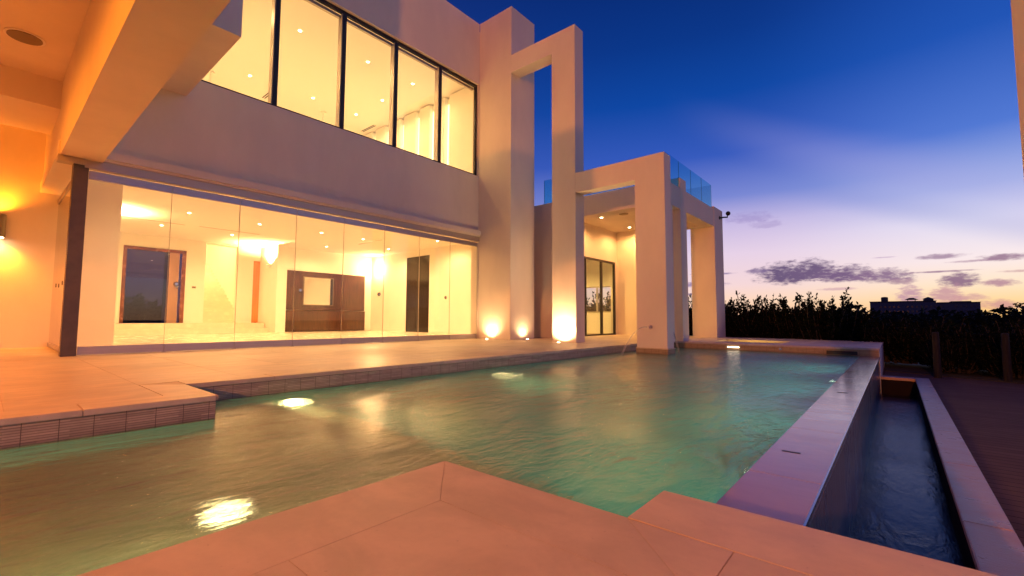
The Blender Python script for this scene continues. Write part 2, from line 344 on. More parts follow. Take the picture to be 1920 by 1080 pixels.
def thing(name, label, cat, loc=(0,0,0), group=None):
    o = bpy.data.objects.new(name, None); S.collection.objects.link(o); o.location = loc; o['label'] = label; o['category'] = cat
    o.empty_display_size = .1
    if group: o['group'] = group
    return o
def tag(o, label, cat, group=None):
    o['label'] = label; o['category'] = cat
    if group: o['group'] = group
    return o
def struct(o): o['kind'] = 'structure'; return o
def relocate(root):   # give meshes built in world space local coordinates about their thing
    for c in root.children:
        if c.type == 'MESH':
            pass

# ================================================================== SETTING
struct(MB().prism([(-400,-400),(3000,-400),(3000,3000),(-400,3000)], -1.9, -1.55).build('ground', 'soil'))
struct(MB().box(-6,40,-14,-.497,-1.5,-.72).box(13.72,40,-.497,.3,-1.5,-.72).build('boardwalk', 'boards'))
# a rising bank of soil under the planting
def bank():
    b = MB(); pts = [(14.6,-14),(14.6,-2.2),(15.9,.3),(18.4,.3),(18.4,30),(60,60),(60,-14)]
    b.prism(pts, -1.54, -.70); return b.build('planting_bed', 'soil')
struct(bank())
G = .002
def slabs(b, x0, x1, y0, y1, tx, ty, z1=0, th=.045, offx=0):
    nx = max(1, round((x1-x0)/tx)); ny = max(1, round((y1-y0)/ty)); dx = (x1-x0)/nx; dy = (y1-y0)/ny
    for j in range(ny):
        for i in range(nx):
            b.box(x0+i*dx+G/2, x0+(i+1)*dx-G/2, y0+j*dy+G/2, y0+(j+1)*dy-G/2, z1-th, z1-random.random()*.0006)
b = MB()
slabs(b, -6, 1.01, 4.67, 14.0, .9, .6)
slabs(b, 1.01, 12.6, 5.6, 10.42, .9, .6)
slabs(b, 12.6, 17.5, 5.2, 9.0, .9, .6)
slabs(b, 17.5, 21.5, 5.2, 12, .9, .6)
o = struct(b.build('deck', 'deck_stone', bevel=.001))
stone('grout', (.50,.40,.28), (1,1,1), .8, .1)
struct(MB().box(-5.99,1.30,4.38,14,-.044,-.003).box(1.30,12.6,5.31,10.42,-.044,-.003).box(12.6,17.5,5.31,9.0,-.044,-.003).build('deck_grout', 'grout'))
struct(MB().box(-5.99,1.39,-3.99,1.58,-.0465,-.003).box(1.39,1.70,-3.99,.68,-.0465,-.003).build('terrace_grout', 'grout'))
b = MB()   # coping along the house side of the pool, with a small rounded nose
for i in range(9): b.box(-6+i*.812+G/2, -6+(i+1)*.812-G/2, 4.355, 4.67-G/2, -.042, .001)
b.prism([(1.01+G,4.67-G*2),(1.325,4.357),(1.325,5.285),(1.01+G,5.6)], -.042, .001)
for i in range(11): b.box(1.325+G+i*.82, 1.325+(i+1)*.82, 5.287, 5.6-G/2, -.042, .001)
b.box(10.35, 12.6, 5.287, 5.6-G/2, -.042, .001)
struct(b.build('pool_coping', 'deck_stone', bevel=.004))
# sub-base blocks with tiled faces toward the water
struct(MB().box(-6,1.31,4.37,5.3,-1.5,-.0425).box(-6,13.39,5.3,14.2,-1.5,-.0455).build('pool_wall', 'pool_tile'))
# near terrace: field slabs and coping with mitred corners
G = .0011
b = MB()
zt = 0
b.prism([(-6,1.27+G),(1.1-G*.3,1.27+G),(1.41-G,1.6),(-6,1.6)], -.045, zt)
b.prism([(1.1+G,.372+G),(1.1+G,1.27),(1.41,1.6-G*.4),(1.41,.70)], -.045, zt)
b.prism([(1.1+G*2,.374),(1.404,.374),(1.404,.692)], -.045, zt)
b.prism([(1.25,.372-G),(1.404,.372-G),(1.404,-4),(1.25,-4)], -.045, zt)
b.prism([(1.25,.372),(1.404+G,.372),(1.404+G,.372),(1.415,.696),(1.12,.372)], -.045, zt-.0005) if False else None
b.prism([(1.408,-4),(1.72,-4),(1.72,.70),(1.414,.70),(1.408,.376)], -.045, zt)
for i in range(5): b.prism([(1.1-.53*(i+1)+G/2,-.60),(1.1-.53*i-G/2,-.60),(1.1-.53*i-G/2,1.27),(1.1-.53*(i+1)+G/2,1.27)], -.045, zt)
b.prism([(1.1+G/2,-.6),(1.246,-.6),(1.246,.368),(1.1+G/2,.368)], -.045, zt)
slabs(b, -6, -1.55, -4, 1.27, .9, .6); slabs(b, -1.55, 1.246, -4, -.604, .9, .6)
struct(b.build('near_terrace', 'near_stone', bevel=.0008))
struct(MB().box(-6,1.395,-4,1.585,-1.5,-.0475).box(1.395,1.705,-4,.685,-1.5,-.0475).build('near_terrace_base', 'pool_tile'))
# basin
struct(MB().box(-6,13.4,.33,5.3,-1.54,-1.45).build('pool_floor', 'plaster'))
stone('ledge_tint', (.36,.42,.27), (1,1,1), .6, .15)
struct(MB().box(-6,2.1,1.59,5.295,-1.449,-.62).box(2.1,2.5,1.59,5.295,-1.449,-.92).build('tint_ledge', 'ledge_tint', bevel=.01))  # ledge added so the left water takes the warm tone of reflected light
def sheet(name, pts, z, mt):
    bm = bmesh.new(); bm.faces.new([bm.verts.new((p[0],p[1],z)) for p in pts]); bmesh.ops.recalc_face_normals(bm, faces=bm.faces[:])
    if bm.faces[:][0].normal.z < 0: bmesh.ops.reverse_faces(bm, faces=bm.faces[:])
    me = bpy.data.meshes.new(name); bm.to_mesh(me); bm.free(); me.materials.append(MT[mt]); o = bpy.data.objects.new(name, me); S.collection.objects.link(o); return struct(o)
sheet('pool_water', [(-6,1.58),(1.39,1.58),(1.39,.66),(13.395,.66),(13.395,5.31),(1.30,5.31),(1.30,4.38),(-6,4.38)], -.19, 'pool_water')
# infinity edge
b = MB(); n = 9; L0, L1 = 1.5, 13.39
for i in range(n):
    a = L0+(L1-L0)*i/n; c = L0+(L1-L0)*(i+1)/n
    b.box(a+.001, c-.001, .318, .662, -.235, -.186)
w = struct(b.build('infinity_edge', 'weir_stone', bevel=.003))
struct(MB().box(1.5,13.39,.335,.655,-1.45,-.2355).build('infinity_wall', 'weir_face'))
struct(MB().box(1.5,13.39,.312,.321,-.20,-.181).build('edge_trim', 'trim_metal'))
# overflow trough
sheet('trough_water', [(1.3,-.30),(13.42,-.30),(13.42,.336),(1.3,.336)], -1.03, 'trough_water')
b = MB()
for i in range(8): b.box(1.0+i*1.59+.001, 1.0+(i+1)*1.59-.001, -.505, -.275, -.70, -.64)
struct(b.box(13.4,13.725,-.272,.33,-.70,-.64).build('trough_coping', 'trough_stone', bevel=.006))
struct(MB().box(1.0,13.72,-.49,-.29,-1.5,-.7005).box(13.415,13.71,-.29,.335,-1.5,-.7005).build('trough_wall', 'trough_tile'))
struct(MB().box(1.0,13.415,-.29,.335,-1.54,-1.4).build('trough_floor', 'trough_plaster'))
# raised platform with sunken spa at the far end
b = MB()
for (x0,x1,y0,y1) in [(13.38,14.5,.31,5.17),(15.9,18.1,.31,5.17),(14.5,15.9,.31,2.45),(14.5,15.9,4.25,5.17)]:
    slabs(b, x0, x1, y0, y1, .9, .8)
struct(b.build('platform', 'platform_stone', bevel=.002))
struct(MB().box(13.4,14.5,.33,5.29,-1.5,-.0455).box(15.9,18.08,.33,5.29,-1.5,-.0455).box(14.5,15.9,.33,2.45,-1.5,-.0455).box(14.5,15.9,4.25,5.29,-1.5,-.0455).build('platform_base', 'plinth_tile'))
struct(MB().box(13.385,18.07,.318,.329,-1.5,-.046).build('platform_render', 'stucco'))
sheet('spa_water', [(14.5,2.45),(15.9,2.45),(15.9,4.25),(14.5,4.25)], -.36, 'trough_water')
mat('spa_plaster', (.62,.55,.22), .7)
struct(MB().box(14.502,15.898,2.452,4.248,-1.1,-.8).box(15.86,15.897,2.452,4.248,-.8,-.05).box(14.503,14.52,2.452,4.248,-.8,-.05).build('spa_basin', 'spa_plaster'))

# ================================================================== VILLA
V = thing('villa', 'white modern villa with lit windows, stepped portico frames and glass fronted rooms', 'house', (6,10.5,0))
ST = 'stucco'; YF = 10.51
# facade wall
MB().box(1.06,10.58,YF,YF+.3,3.56,5.43).box(2.4,10.58,YF,YF+.3,8.63,10.77).box(10.58,13.4,YF+.002,YF+.3,0,10.5).build('facade_wall', ST, V)
MB().box(1.06,13.4,YF+.3,23.5,10.2,10.74).build('roof', ST, V)
MB().box(10.60,11.82,9.09,YF+.001,0,10.79).build('column', ST, V, bevel=.004)
MB().box(10.602,11.05,6.70,9.089,8.55,9.13).box(10.60,11.05,6.70,7.50,0,8.5495).build('portico_frame', ST, V)
MB().box(10.602,10.98,4.93,6.699,4.19,4.75).build('portico_beam', ST, V, bevel=.003)
MB().box(10.60,11.01,4.16,4.929,-.045,4.752).build('pillar', ST, V, bevel=.004)
pl = MB().box(10.585,11.025,4.145,4.944,-1.45,-.07).build('plinth', 'plinth_tile', V)
MB().box(10.57,11.04,4.13,4.96,-.069,-.046).build('plinth_cap', 'deck_stone', V, bevel=.003)
MB().box(13.72,14.24,4.90,6.0,0,5.02).build('pillar', ST, V, bevel=.004)
MB().box(12.655,13.1,4.915,5.35,0,4.03).build('pillar', ST, V)
MB().box(17.1,18.15,4.895,5.75,0,4.78).build('pillar', ST, V, bevel=.004)
MB().box(12.65,13.10,4.905,9.3,4.0305,4.69).box(13.10,17.099,4.905,5.3,4.0305,4.69).box(16.7,17.099,5.3,6.9,4.0305,4.69).box(13.1,16.7,5.3,6.9,4.36,4.68).box(13.1,17.5,6.9,9.0,4.36,4.68).build('terrace_slab', ST, V)
MB().box(12.66,12.95,8.7,10.55,0,4.03).box(12.65,13.0,9.301,10.6,4.031,4.69).box(13.0,18.6,9.3,12.9,4.2,4.68).build('side_wall', ST, V)
MB().box(12.95,13.7,9.0,9.2,0,4.36).box(13.7,17.3,9.0,9.2,3.05,4.36).box(17.3,17.6,9.0,9.2,0,4.36).build('porch_wall', ST, V)
MB().box(17.5,17.7,6.9,8.999,0,4.68).build('side_wall', ST, V)
# room behind the porch
MB().box(13.5,18.6,12.6,12.8,0,4.2).box(18.4,18.6,9.2,9.6,0,4.2).box(18.4,18.6,11.4,12.6,0,4.2).box(18.4,18.6,9.6,11.4,0,.95).box(18.4,18.6,9.6,11.4,2.15,4.2).box(13.4,13.5,9.2,12.6,0,4.2).box(13.5,18.4,9.2,12.6,3.3,3.4).build('interior_wall', 'interior', V)
wf = MB().box(18.38,18.44,9.6,11.4,.95,1.0).box(18.38,18.44,9.6,11.4,2.1,2.15).box(18.38,18.44,10.45,10.52,1.0,2.1).box(18.38,18.44,9.6,9.66,1.0,2.1).build('window_frame', 'frame_light', V)
MB().box(18.405,18.415,9.66,11.4,1.0,2.1).build('pane', 'glass', wf)
# porch sliding door
sd = MB().box(13.7,17.3,9.0-.02,9.06,2.97,3.05).box(13.7,17.3,8.98,9.06,0,.06).box(13.7,13.77,8.98,9.06,.06,2.97).box(14.9,14.96,8.98,9.06,.06,2.97).box(16.10,16.22,8.985,9.055,.06,2.97).box(17.2,17.3,8.98,9.06,.06,2.97).build('sliding_door', 'frame_dark', V)
MB().box(13.77,17.2,9.01,9.018,.06,2.97).build('pane', 'glass', sd)
# balustrade
def pane_y(x0, x1, y, z0=4.69, z1=5.54):
    p = MB().box(x0, x1, y, y+.015, z0, z1).build('balustrade_panel', 'glass_teal', V)
    MB().box(x1+.001, x1+.008, y, y+.015, z0, z1).build('panel_edge', 'glass_edge', p)
def pane_x(x, y0, y1, z0=4.69, z1=5.54):
    p = MB().box(x, x+.015, y0, y1, z0, z1).build('balustrade_panel', 'glass_teal', V)
    MB().box(x, x+.015, y1+.001, y1+.008, z0, z1).build('panel_edge', 'glass_edge', p)
for i in range(4): pane_y(12.67+i*1.075, 12.67+(i+1)*1.075-.02, 4.93)
for i in range(4): pane_x(12.67, 4.96+i*1.09, 4.96+(i+1)*1.09-.02); pane_x(16.95, 4.96+i*1.09, 4.96+(i+1)*1.09-.02)
# folding glass front: eight leaves
MB().box(1.0,10.58,10.435,YF+.05,3.20,3.36).box(.67,1.0,10.40,10.6,3.236,3.336).build('door_header', 'frame_light', V)
MB().box(1.2,10.58,10.36,YF,3.40,3.545).box(1.2,10.58,10.40,YF,3.361,3.3985).build('track_cover', ST, V)
for k in range(8):
    x1 = 10.56-1.187*(7-k); x0 = x1-1.187
    d = MB().box(x0+.004, x1-.004, 10.515, 10.527, .152, 3.035).build('glass_door', 'glass', V)
    for z0_, z1_ in ((3.035,3.175),(.012,.152)): MB().box(x0+.006, x1-.006, 10.50, 10.55, z0_, z1_).build('rail', 'alu', d)
    MB().box(x1-.004, x1-.001, 10.508, 10.534, .02, 3.18).build('seal', 'frame_light', d)
    MB().box(x1-.03, x1+.03, 10.49, 10.56, .0, .012).build('hinge', 'chrome', d)
    if k in (0, 2, 4, 6):
        lx = {0: 2.39, 2: 4.757, 4: 6.857, 6: 9.205}[k]
        MB().cyl((lx, 10.506, 1.29), .047, .016, 'Y').build('lock', 'bronze', d, smooth=False)
        MB().cyl((lx, 10.495, 1.29), .03, .012, 'Y').build('lock_core', 'chrome', d)
# side glass along the covered terrace
for k in range(3):
    y0 = 10.66+k*1.11; y1 = y0+1.11
    d = MB().box(.965,.975,y0+.004,y1-.004,.10,3.13).build('glass_door', 'glass', V)
    for z0_, z1_ in ((3.13,3.23),(.012,.10)): MB().box(.95,.99,y0+.004,y1-.004,z0_,z1_).build('rail', 'alu', d)
    MB().cyl((.945,y0+.12,1.29), .04, .014, 'X').build('lock', 'bronze', d)
MB().box(.862,1.055,10.44,10.62,0,3.236).build('corner_post', 'steel', V, bevel=.003)
# upper window
X = [2.40, 4.07, 5.71, 7.31, 8.95, 10.58]
f = MB().box(2.4,10.57,YF+.09,YF+.17,5.43,5.50).box(2.4,10.57,YF+.09,YF+.17,8.54,8.628).box(10.49,10.57,YF+.09,YF+.17,5.50,8.54).build('window_frame', 'frame_dark', V)
for xm in X[1:5]:
    MB().box(xm-.055, xm+.045, YF+.075, YF+.165, 5.50, 8.54).build('mullion', 'black', f)
    MB().box(xm-.075, xm-.056, YF+.10, YF+.28, 5.50, 8.54).build('mullion_fin', 'frame_light', f)
MB().box(2.4,10.49,YF+.20,YF+.28,8.46,8.54).build('inner_rail', 'frame_light', f)
for i in range(5): MB().box(X[i]+.05, X[i+1]-.08, YF+.125, YF+.133, 5.50, 8.54).build('pane', 'glass', f)
MB().box(1.06,10.6,YF-.004,YF+.09,5.395,5.43).build('window_sill', 'frame_dark', V) if False else None
# upper block and canopy on the left
MB().box(1.25,2.39,7.6,YF+.3,5.02,10.77).build('upper_block', ST, V, bevel=.003)
MB().box(.70,1.225,3.0,YF+.001,3.338,5.6).box(.668,.98,10.40,14.0,3.34,3.56).build('canopy_beam', ST, V)
MB().box(-6,.70,11.0,12.7,4.28,4.78).box(-6,-5.7,3,11,3.4,4.78).box(-6,.70,3.0,3.5,3.4,4.78).build('cross_beam', ST, V)
MB().box(-6,.70,3.0,14.2,4.78,5.1).box(.70,1.22,YF,14.2,3.56,5.1).build('canopy_ceiling', ST, V)
MB().box(-6,.975,14.0,14.2,0,4.78).build('terrace_wall', ST, V)
sp = MB().cyl((.19,9.62,4.758), .185, .012).build('ceiling_speaker', 'bronze', V)
MB().cyl((.19,9.62,4.767), .215, .008).build('speaker_ring', 'ceiling', sp)
# ---- interior, ground floor
FL = MB().box(1.0,13.4,10.56,21.2,-.3,.0).build('interior_floor', 'int_floor', V)
MB().box(2.06,8.28,21.2,23.4,-.04,.21).box(2.06,8.24,21.6,23.4,.21,.42).box(6.0,7.4,22.5,23.4,.42,.43).build('interior_step', 'int_floor', V)
YB = 22.5
b = MB().box(1.0,2.06,14.2,22.6,0,3.9)
b.box(2.06,3.39,YB,YB+.2,.42,3.9).box(3.39,5.42,YB,YB+.2,3.43,3.9).box(5.42,6.11,YB,YB+.2,.42,3.9).box(6.11,7.34,YB,YB+.2,3.86,3.9).box(7.34,8.01,YB,YB+.2,.42,3.9).box(8.01,8.3,YB,YB+.2,3.28,3.9)
b.box(8.3,8.72,20.6,22.7,0,3.9).box(8.72,13.5,21.26,21.5,0,3.9)
b.box(13.39,13.55,10.8,16.45,0,3.9).box(13.39,13.55,16.45,18.2,3.62,3.9).box(13.39,13.55,18.2,21.3,0,3.9)
b.box(11.9,13.39,10.82,11.0,0,3.9)
b.build('interior_wall', 'interior', V)
c = MB().box(1.0,13.5,YF+.3,23.4,3.9,4.15).build('interior_ceiling', 'ceiling', V)
# stair hall
MB().box(5.95,6.11,YB+.2,28.5,0,7).box(7.75,7.9,YB+.2,28.5,0,7).box(5.95,7.9,28.4,28.6,0,7).box(5.95,7.9,YB+.2,28.6,6.9,7).build('stair_wall', 'interior', V)
b = MB()
for i in range(18): b.box(6.11,7.75,23.0+i*.29,28.4,.42+i*.17,.42+(i+1)*.17)
b.build('stairs', 'int_floor', V)
# orange hall door, entrance door, dark side door
od = MB().box(8.01,8.5,YB+.03,YB+.08,.43,3.27).build('hall_door', 'wood_warm', V)
fr = MB().box(3.39,3.50,YB-.02,YB+.2,.43,3.42).box(5.27,5.41,YB-.02,YB+.2,.43,3.42).box(3.50,5.27,YB-.02,YB+.2,3.30,3.42).build('entrance_door', 'wood_frame', V)
MB().box(3.50,4.86,YB+.07,YB+.08,.43,3.30).build('pane', 'door_glass', fr)
MB().box(4.86,5.20,YB+.05,YB+.10,.43,3.30).build('door_leaf', 'leaf_reflection', fr)
hd = MB().cyl((5.13,YB-.02,1.95), .075, .04, 'Y').build('handle', 'chrome', fr)
MB().box(5.66,5.80,YB-.02,YB-.001,1.88,1.96).build('wall_switch', 'bronze', V)
dd = MB().box(13.40,13.50,16.46,18.19,.0,3.61).build('side_door', 'door_black', V)
MB().box(13.39,13.399,17.30,17.34,.0,3.6).build('door_gap', 'black', dd)
wp = thing('media_wall', 'dark brown wood wall panel with a framed mirror at its centre, in the glass fronted room', 'wall panel', (11,21.2,0))
MB().box(8.9,12.92,21.12,21.25,1.02,2.84).build('upper_panel', 'wood_dark', wp)
lc = MB().box(8.9,12.92,21.05,21.25,.02,1.0).build('low_cabinet', 'wood_dark', wp)
for i in range(8): MB().box(8.93+i*.499,9.415+i*.499,21.035,21.049,.06,.96).build('cabinet_door', 'wood_dark', lc)
mf = MB().box(9.68,11.18,21.07,21.119,1.24,2.60).build('mirror_frame', 'bronze', wp)
MB().box(9.72,11.14,21.06,21.069,1.28,2.56).build('mirror_glass', 'mirror', mf)
# upper room
b = MB().box(1.06,2.0,YF+.3,20,4.9,9.3).box(1.06,11.3,20,20.2,4.9,9.3).box(1.06,11.3,YF+.3,20,4.8,5.0)
ys = [12.55,13.45,14.35,15.4,16.5,17.5]
prev = YF+.3
for yv in ys:
    b.box(11.05,11.3,prev,yv,5.0,9.1); prev = yv+.27
b.box(11.05,11.3,prev,20,5.0,9.1).box(11.22,11.3,YF+.3,20,5.0,9.1)
b.build('upper_room_wall', 'interior', V)
for yv in ys: MB().box(11.2,11.215,yv+.02,yv+.25,5.0,8.85).build('niche_glow', 'wash_glow', V)  # niche backs glow in place of downlight wash reflected there
MB().box(1.06,7.1,YF+.3,20,9.1,9.3).box(7.1,11.3,YF+.3,20,9.16,9.3).build('upper_ceiling', 'ceiling', V)
# slot diffusers in the ceilings
def slot(x0,x1,y0,y1,z): MB().box(x0,x1,y0,y1,z-.006,z-.001).build('air_slot', 'bronze', V)
slot(2.5,4.46,18.9,18.94,3.9); slot(4.86,6.86,18.78,18.82,3.9); slot(10.58,10.62,16.13,17.9,3.9)
for xx in (6.52,6.60): MB().box(xx,xx+.035,17.3,18.2,9.088,9.099).build('air_slot', 'black', V)
for xx in (10.74,10.82): MB().box(xx,xx+.035,17.2,18.2,9.148,9.159).build('air_slot', 'black', V)

# ================================================================== LAMPS AND FITTINGS
def downlight(x, y, z, power, label, group, r=.045, color=WARM, cone=165, bulb='bulb'):
    t = thing('ceiling_light', label, 'ceiling light', (x,y,z), group)
    bm = MB(); ro = r*1.5
    bm.cyl((x,y,z-.006), ro, .010).build('ring', 'ceiling', t)
    MB().cyl((x,y,z-.013), r, .004).build('diffuser', bulb, t)
    lamp('SPOT', (x,y,z-.03), power, color, .05, (0,0,-1), cone, .5, t)
    return t
lg = 'round downlights in the ground floor room'
names = {(4.0,16.57):'left', (3.94,19.6):'a', (6.08,16.7):'b', (6.19,19.7):'c', (8.22,16.54):'d', (9.99,16.55):'e'}
for (x_, y_, lbl) in [(4.0,16.57,'lit downlight in the ground floor ceiling, seen high in the second glass leaf'),(3.94,19.6,'lit downlight just left of the leaf seam above the entrance door'),(6.08,16.7,'lit downlight above the stair hall opening, near the front'),(6.19,19.7,'lit downlight in front of the stair hall, deeper in the room'),(8.22,16.54,'lit downlight above the left part of the dark wood panel'),(9.99,16.55,'lit downlight above the right part of the dark wood panel'),(4.0,13.0,'front row downlight of the ground floor room, first from the left, hidden by the header'),(6.1,13.0,'front row downlight of the ground floor room, second from the left, hidden by the header'),(8.2,13.0,'front row downlight of the ground floor room, third from the left, hidden by the header'),(10.3,13.0,'front row downlight of the ground floor room, fourth from the left, hidden by the header'),(12.2,14.5,'downlight in front of the dark side door'),(12.2,18.0,'downlight between the dark side door and the glowing sconce'),(9.99,19.6,'downlight close above the dark wood panel')]:
    downlight(x_, y_, 3.9, 300, lbl, lg)
for x_ in (3.5,5.62,7.86,9.69):
    for y_ in (13.02,14.94,16.85):
        zc = 9.1 if x_ < 7.1 else 9.16
        downlight(x_, y_, zc, 150, 'lit downlight in the upper room ceiling, %s row from the glass, %s from the left' % ({13.02:'first',14.94:'second',16.85:'third'}[y_], {3.5:'first',5.62:'second',7.86:'third',9.69:'fourth'}[x_]), 'round downlights in the upper room')
for x_, y_ in [(14.48,8.04),(16.77,8.05)]:
    downlight(x_, y_, 4.36, 260, 'round downlight in the porch ceiling, %s' % ('the one nearer the portico frame' if x_ < 15 else 'the one in the far corner'), 'porch downlights', r=.05, color=(1,.45,.14))
t = tag(MB().cyl((14.49,7.17,4.352), .16, .012).build('ceiling_vent', 'bronze'), 'flat round dark vent in the porch ceiling', 'vent')
downlight(15.5, 10.9, 3.3, 700, 'round downlight inside the yellow lit room behind the porch doors', 'room lamp', color=(1,.6,.16))
lamp('SPOT', (6.9,24.6,6.7), 1400, WARM, .1, (0,0,-1), 150, .6)
# wall sconces
def uplight(x, y, z, nx, power, label, cat='wall lamp'):
    t = thing('wall_sconce', label, cat, (x,y,z))
    MB().cyl((x,y,z), .09, .14, r2=.12).build('shade', 'ceiling', t)
    MB().cyl((x,y,z+.074), .085, .006).build('diffuser', 'bulb_soft', t)
    lamp('SPOT', (x,y,z+.10), power, WARM, .08, (0,0,1), 150, .7, t)
uplight(2.19,17.9,3.15,1, 2600, 'pale cone uplighter washing the ceiling at the left end of the ground floor room')
uplight(8.17,21.3,2.95,1, 2600, 'pale cone uplighter on the white pillar left of the dark wood panel')
t = thing('wall_sconce', 'small glowing half round sconce on the wall between the wood panel and the dark door', 'wall lamp', (13.33,20.5,3.05))
MB().sph((13.33,20.5,3.15), .15, (.5,1,1.2)).build('diffuser', 'sconce_glow', t, smooth=True)
MB().box(13.37,13.39,20.4,20.6,2.85,3.1).build('backplate', 'ceiling', t)
lamp('POINT', (13.2,20.5,3.2), 250, WARM, .1, parent=t)
def cylinder_sconce(x, y, label, k=1.0):
    t = thing('cylinder_sconce', label, 'wall lamp', (x,y,2.5), 'cylinder lamps on the terrace wall')
    MB().cyl((x,y,2.5), .105, .47, seg=32).build('shade', 'bronze', t, smooth=False)
    MB().cyl((x,y,2.264), .085, .004).build('diffuser', 'bulb', t)
    MB().box(x-.05,x+.05,y+.09,13.999,2.42,2.58).build('bracket', 'bronze', t)
    lamp('SPOT', (x,y,2.24), 210*k, AMBER, .06, (0,0.12,-1), 130, .8, t)
    lamp('SPOT', (x,y,2.76), 120*k, AMBER, .06, (0,0.05,1), 140, .9, t)
cylinder_sconce(.12, 13.82, 'brown cylinder wall lamp glowing on the orange terrace wall at the left edge')
for x_ in (-2.3,-4.7): cylinder_sconce(x_, 13.82, 'brown cylinder wall lamp further along the terrace wall, left of the frame')
for x_, y_ in [(-1.6,5.2),(-1.6,9.0),(-4.2,7.0)]:
    downlight(x_, y_, 4.78, 480, 'round downlight in the terrace canopy ceiling', 'canopy downlights', r=.06, color=AMBER, cone=170)
# recessed uplights at the feet of the portico
def ground_light(x, y, dirv, power, label, cone=58):
    cone = 140
    t = thing('ground_uplight', label, 'uplight', (x,y,0), 'uplights recessed in the deck')
    MB().cyl((x,y,.004), .055, .008).build('ring', 'chrome', t)
    MB().cyl((x,y,.010), .038, .004).build('lens', 'ground_lens', t)
    lamp('SPOT', (x,y,.03), power, (1,.62,.28), .03, dirv, cone, 1.0, t)
ground_light(10.36, 9.85, (.35,.02,1), 110, 'small round uplight in the deck between the glass doors and the tallest column', 56)
ground_light(11.2, 8.88, (.03,.3,1), 50, 'small round uplight in the deck at the foot of the tallest column front face', 50)
ground_light(10.30, 7.08, (.45,.02,1), 330, 'small round uplight in the deck at the foot of the second portico pier', 84)
# pool lights
def pool_light(x, y, z, ax, label, r=.06, st='pool_lens', power=70, col=(1,.72,.36)):
    t = thing('pool_light', label, 'pool light', (x,y,z), 'underwater pool lights')
    d = {'Z': (0,0,1), 'Y': (0,-1,0), 'N': (0,1,0)}[ax]; A_ = 'Z' if ax == 'Z' else 'Y'
    MB().cyl((x,y,z), r*1.5, .012, A_).build('ring', 'chrome', t)
    MB().cyl((x+d[0]*.008,y+d[1]*.008,z+d[2]*.008), r, .006, A_).build('lens', st, t)
    if ax != 'Z': lamp('SPOT', (x+d[0]*.03,y+d[1]*.03,z), power, col, .05, (0,d[1],-.55 if ax == 'Y' else -.35), 112 if ax == 'Y' else 150, .7, t)
pool_light(2.36, 5.285, -.78, 'Y', 'glowing underwater light on the house side wall, nearest the corner step', .07)
pool_light(6.0, 5.29, -1.1, 'Y', 'glowing underwater light on the house side wall, halfway to the portico', .035)
pool_light(.86, 2.66, -.61, 'Z', 'glowing underwater floor light between the deck corner and the near terrace', .10, 'floor_lens')
for k_, (xx_, pw_) in enumerate([(3.2, 60), (5.6, 48), (8.2, 52), (11.0, 52)]):
    pool_light(xx_, .648, -.60, 'N', 'underwater light in the infinity wall, hidden from view, %s from the near terrace' % ('first','second','third','fourth')[k_], .06, 'pool_lens_side', pw_, ((.85,1,.62) if k_ < 2 else (.62,1,.95)))
pool_light(.2, 1.592, -.44, 'N', 'underwater light in the wall below the near terrace, hidden from view', .06, 'pool_lens_side', 130, (1,.70,.34))
lamp('POINT', (15.2,3.4,-.2), 25, (1,.6,.10), .1)
# fittings on the platform wall
t = tag(MB().box(13.376,13.398,3.28,3.57,-.115,-.09).build('slot_light', 'slot_glow'), 'short glowing slot light in the tiled wall of the far platform', 'slot light')
t = tag(MB().box(13.37,13.398,.72,1.32,-.175,-.09).build('skimmer', 'black'), 'dark rectangular skimmer mouth in the tiled wall near the infinity edge', 'skimmer')
t = tag(MB().cyl((13.392,2.30,-.10), .035, .02, 'X').build('water_nozzle', 'chrome'), 'small round nozzle in the tiled wall of the far platform', 'nozzle')
for (x_, y_, lb) in [(3.37,.54,'dark slotted drain in the infinity edge, the near one'),(6.48,.50,'dark slotted drain in the infinity edge, the far one')]:
    tag(MB().box(x_-.012*x_/3.4,x_+.012*x_/3.4,y_-.05,y_+.05,-.1855,-.184).build('drain_slot', 'black'), lb, 'drain')
# spout on the pillar and its jets
sp = thing('water_spout', 'round metal spout low on the pillar that stands in the pool', 'spout', (10.6,4.56,.46))
MB().cyl((10.585,4.56,.46), .05, .03, 'X').build('flange', 'chrome', sp)
MB().cyl((10.55,4.56,.46), .018, .09, 'X').build('nozzle', 'chrome', sp)
wj = bpy.data.materials.new('jet'); wj.use_nodes = True; bb = wj.node_tree.nodes['Principled BSDF']; bb.inputs['Base Color'].default_value = (.8,.78,.75,1); bb.inputs['Roughness'].default_value = .3; bb.inputs['Alpha'].default_value = .2
def jet(p0, v, n, label):
    pts = []
    T = .5
    for i in range(n+1):
        tt = T*i/n; p = Vector(p0)+Vector(v)*tt+Vector((0,0,-4.9))*tt*tt
        pts.append(p)
        if p.z < -.195: break
    o = MB().tube(pts, [.010+.012*i/len(pts) for i in range(len(pts))], 8).build('water_jet', wj, smooth=True)
    return tag(o, label, 'water jet')
jet((10.52,4.62,.46), (-1.1,1.15,.3), 16, 'thin arc of water falling into the pool left of the pillar standing in it')
jet((11.05,4.30,.45), (1.3,-.15,.2), 16, 'thin arc of water falling into the pool right of the pillar standing in it')
# security camera
sc_ = thing('security_camera', 'small black security camera on an arm at the top of the farthest pillar', 'camera', (17.9,4.88,4.5))
MB().cyl((17.75,4.885,4.46), .06, .03, 'Y').build('base', 'black', sc_)
MB().tube([(17.75,4.86,4.46),(17.95,4.78,4.50),(18.15,4.72,4.53),(18.2,4.72,4.62)], [.028]*4).build('arm', 'black', sc_)
MB().sph((18.2,4.70,4.68), .085).build('dome', 'black', sc_, smooth=True)
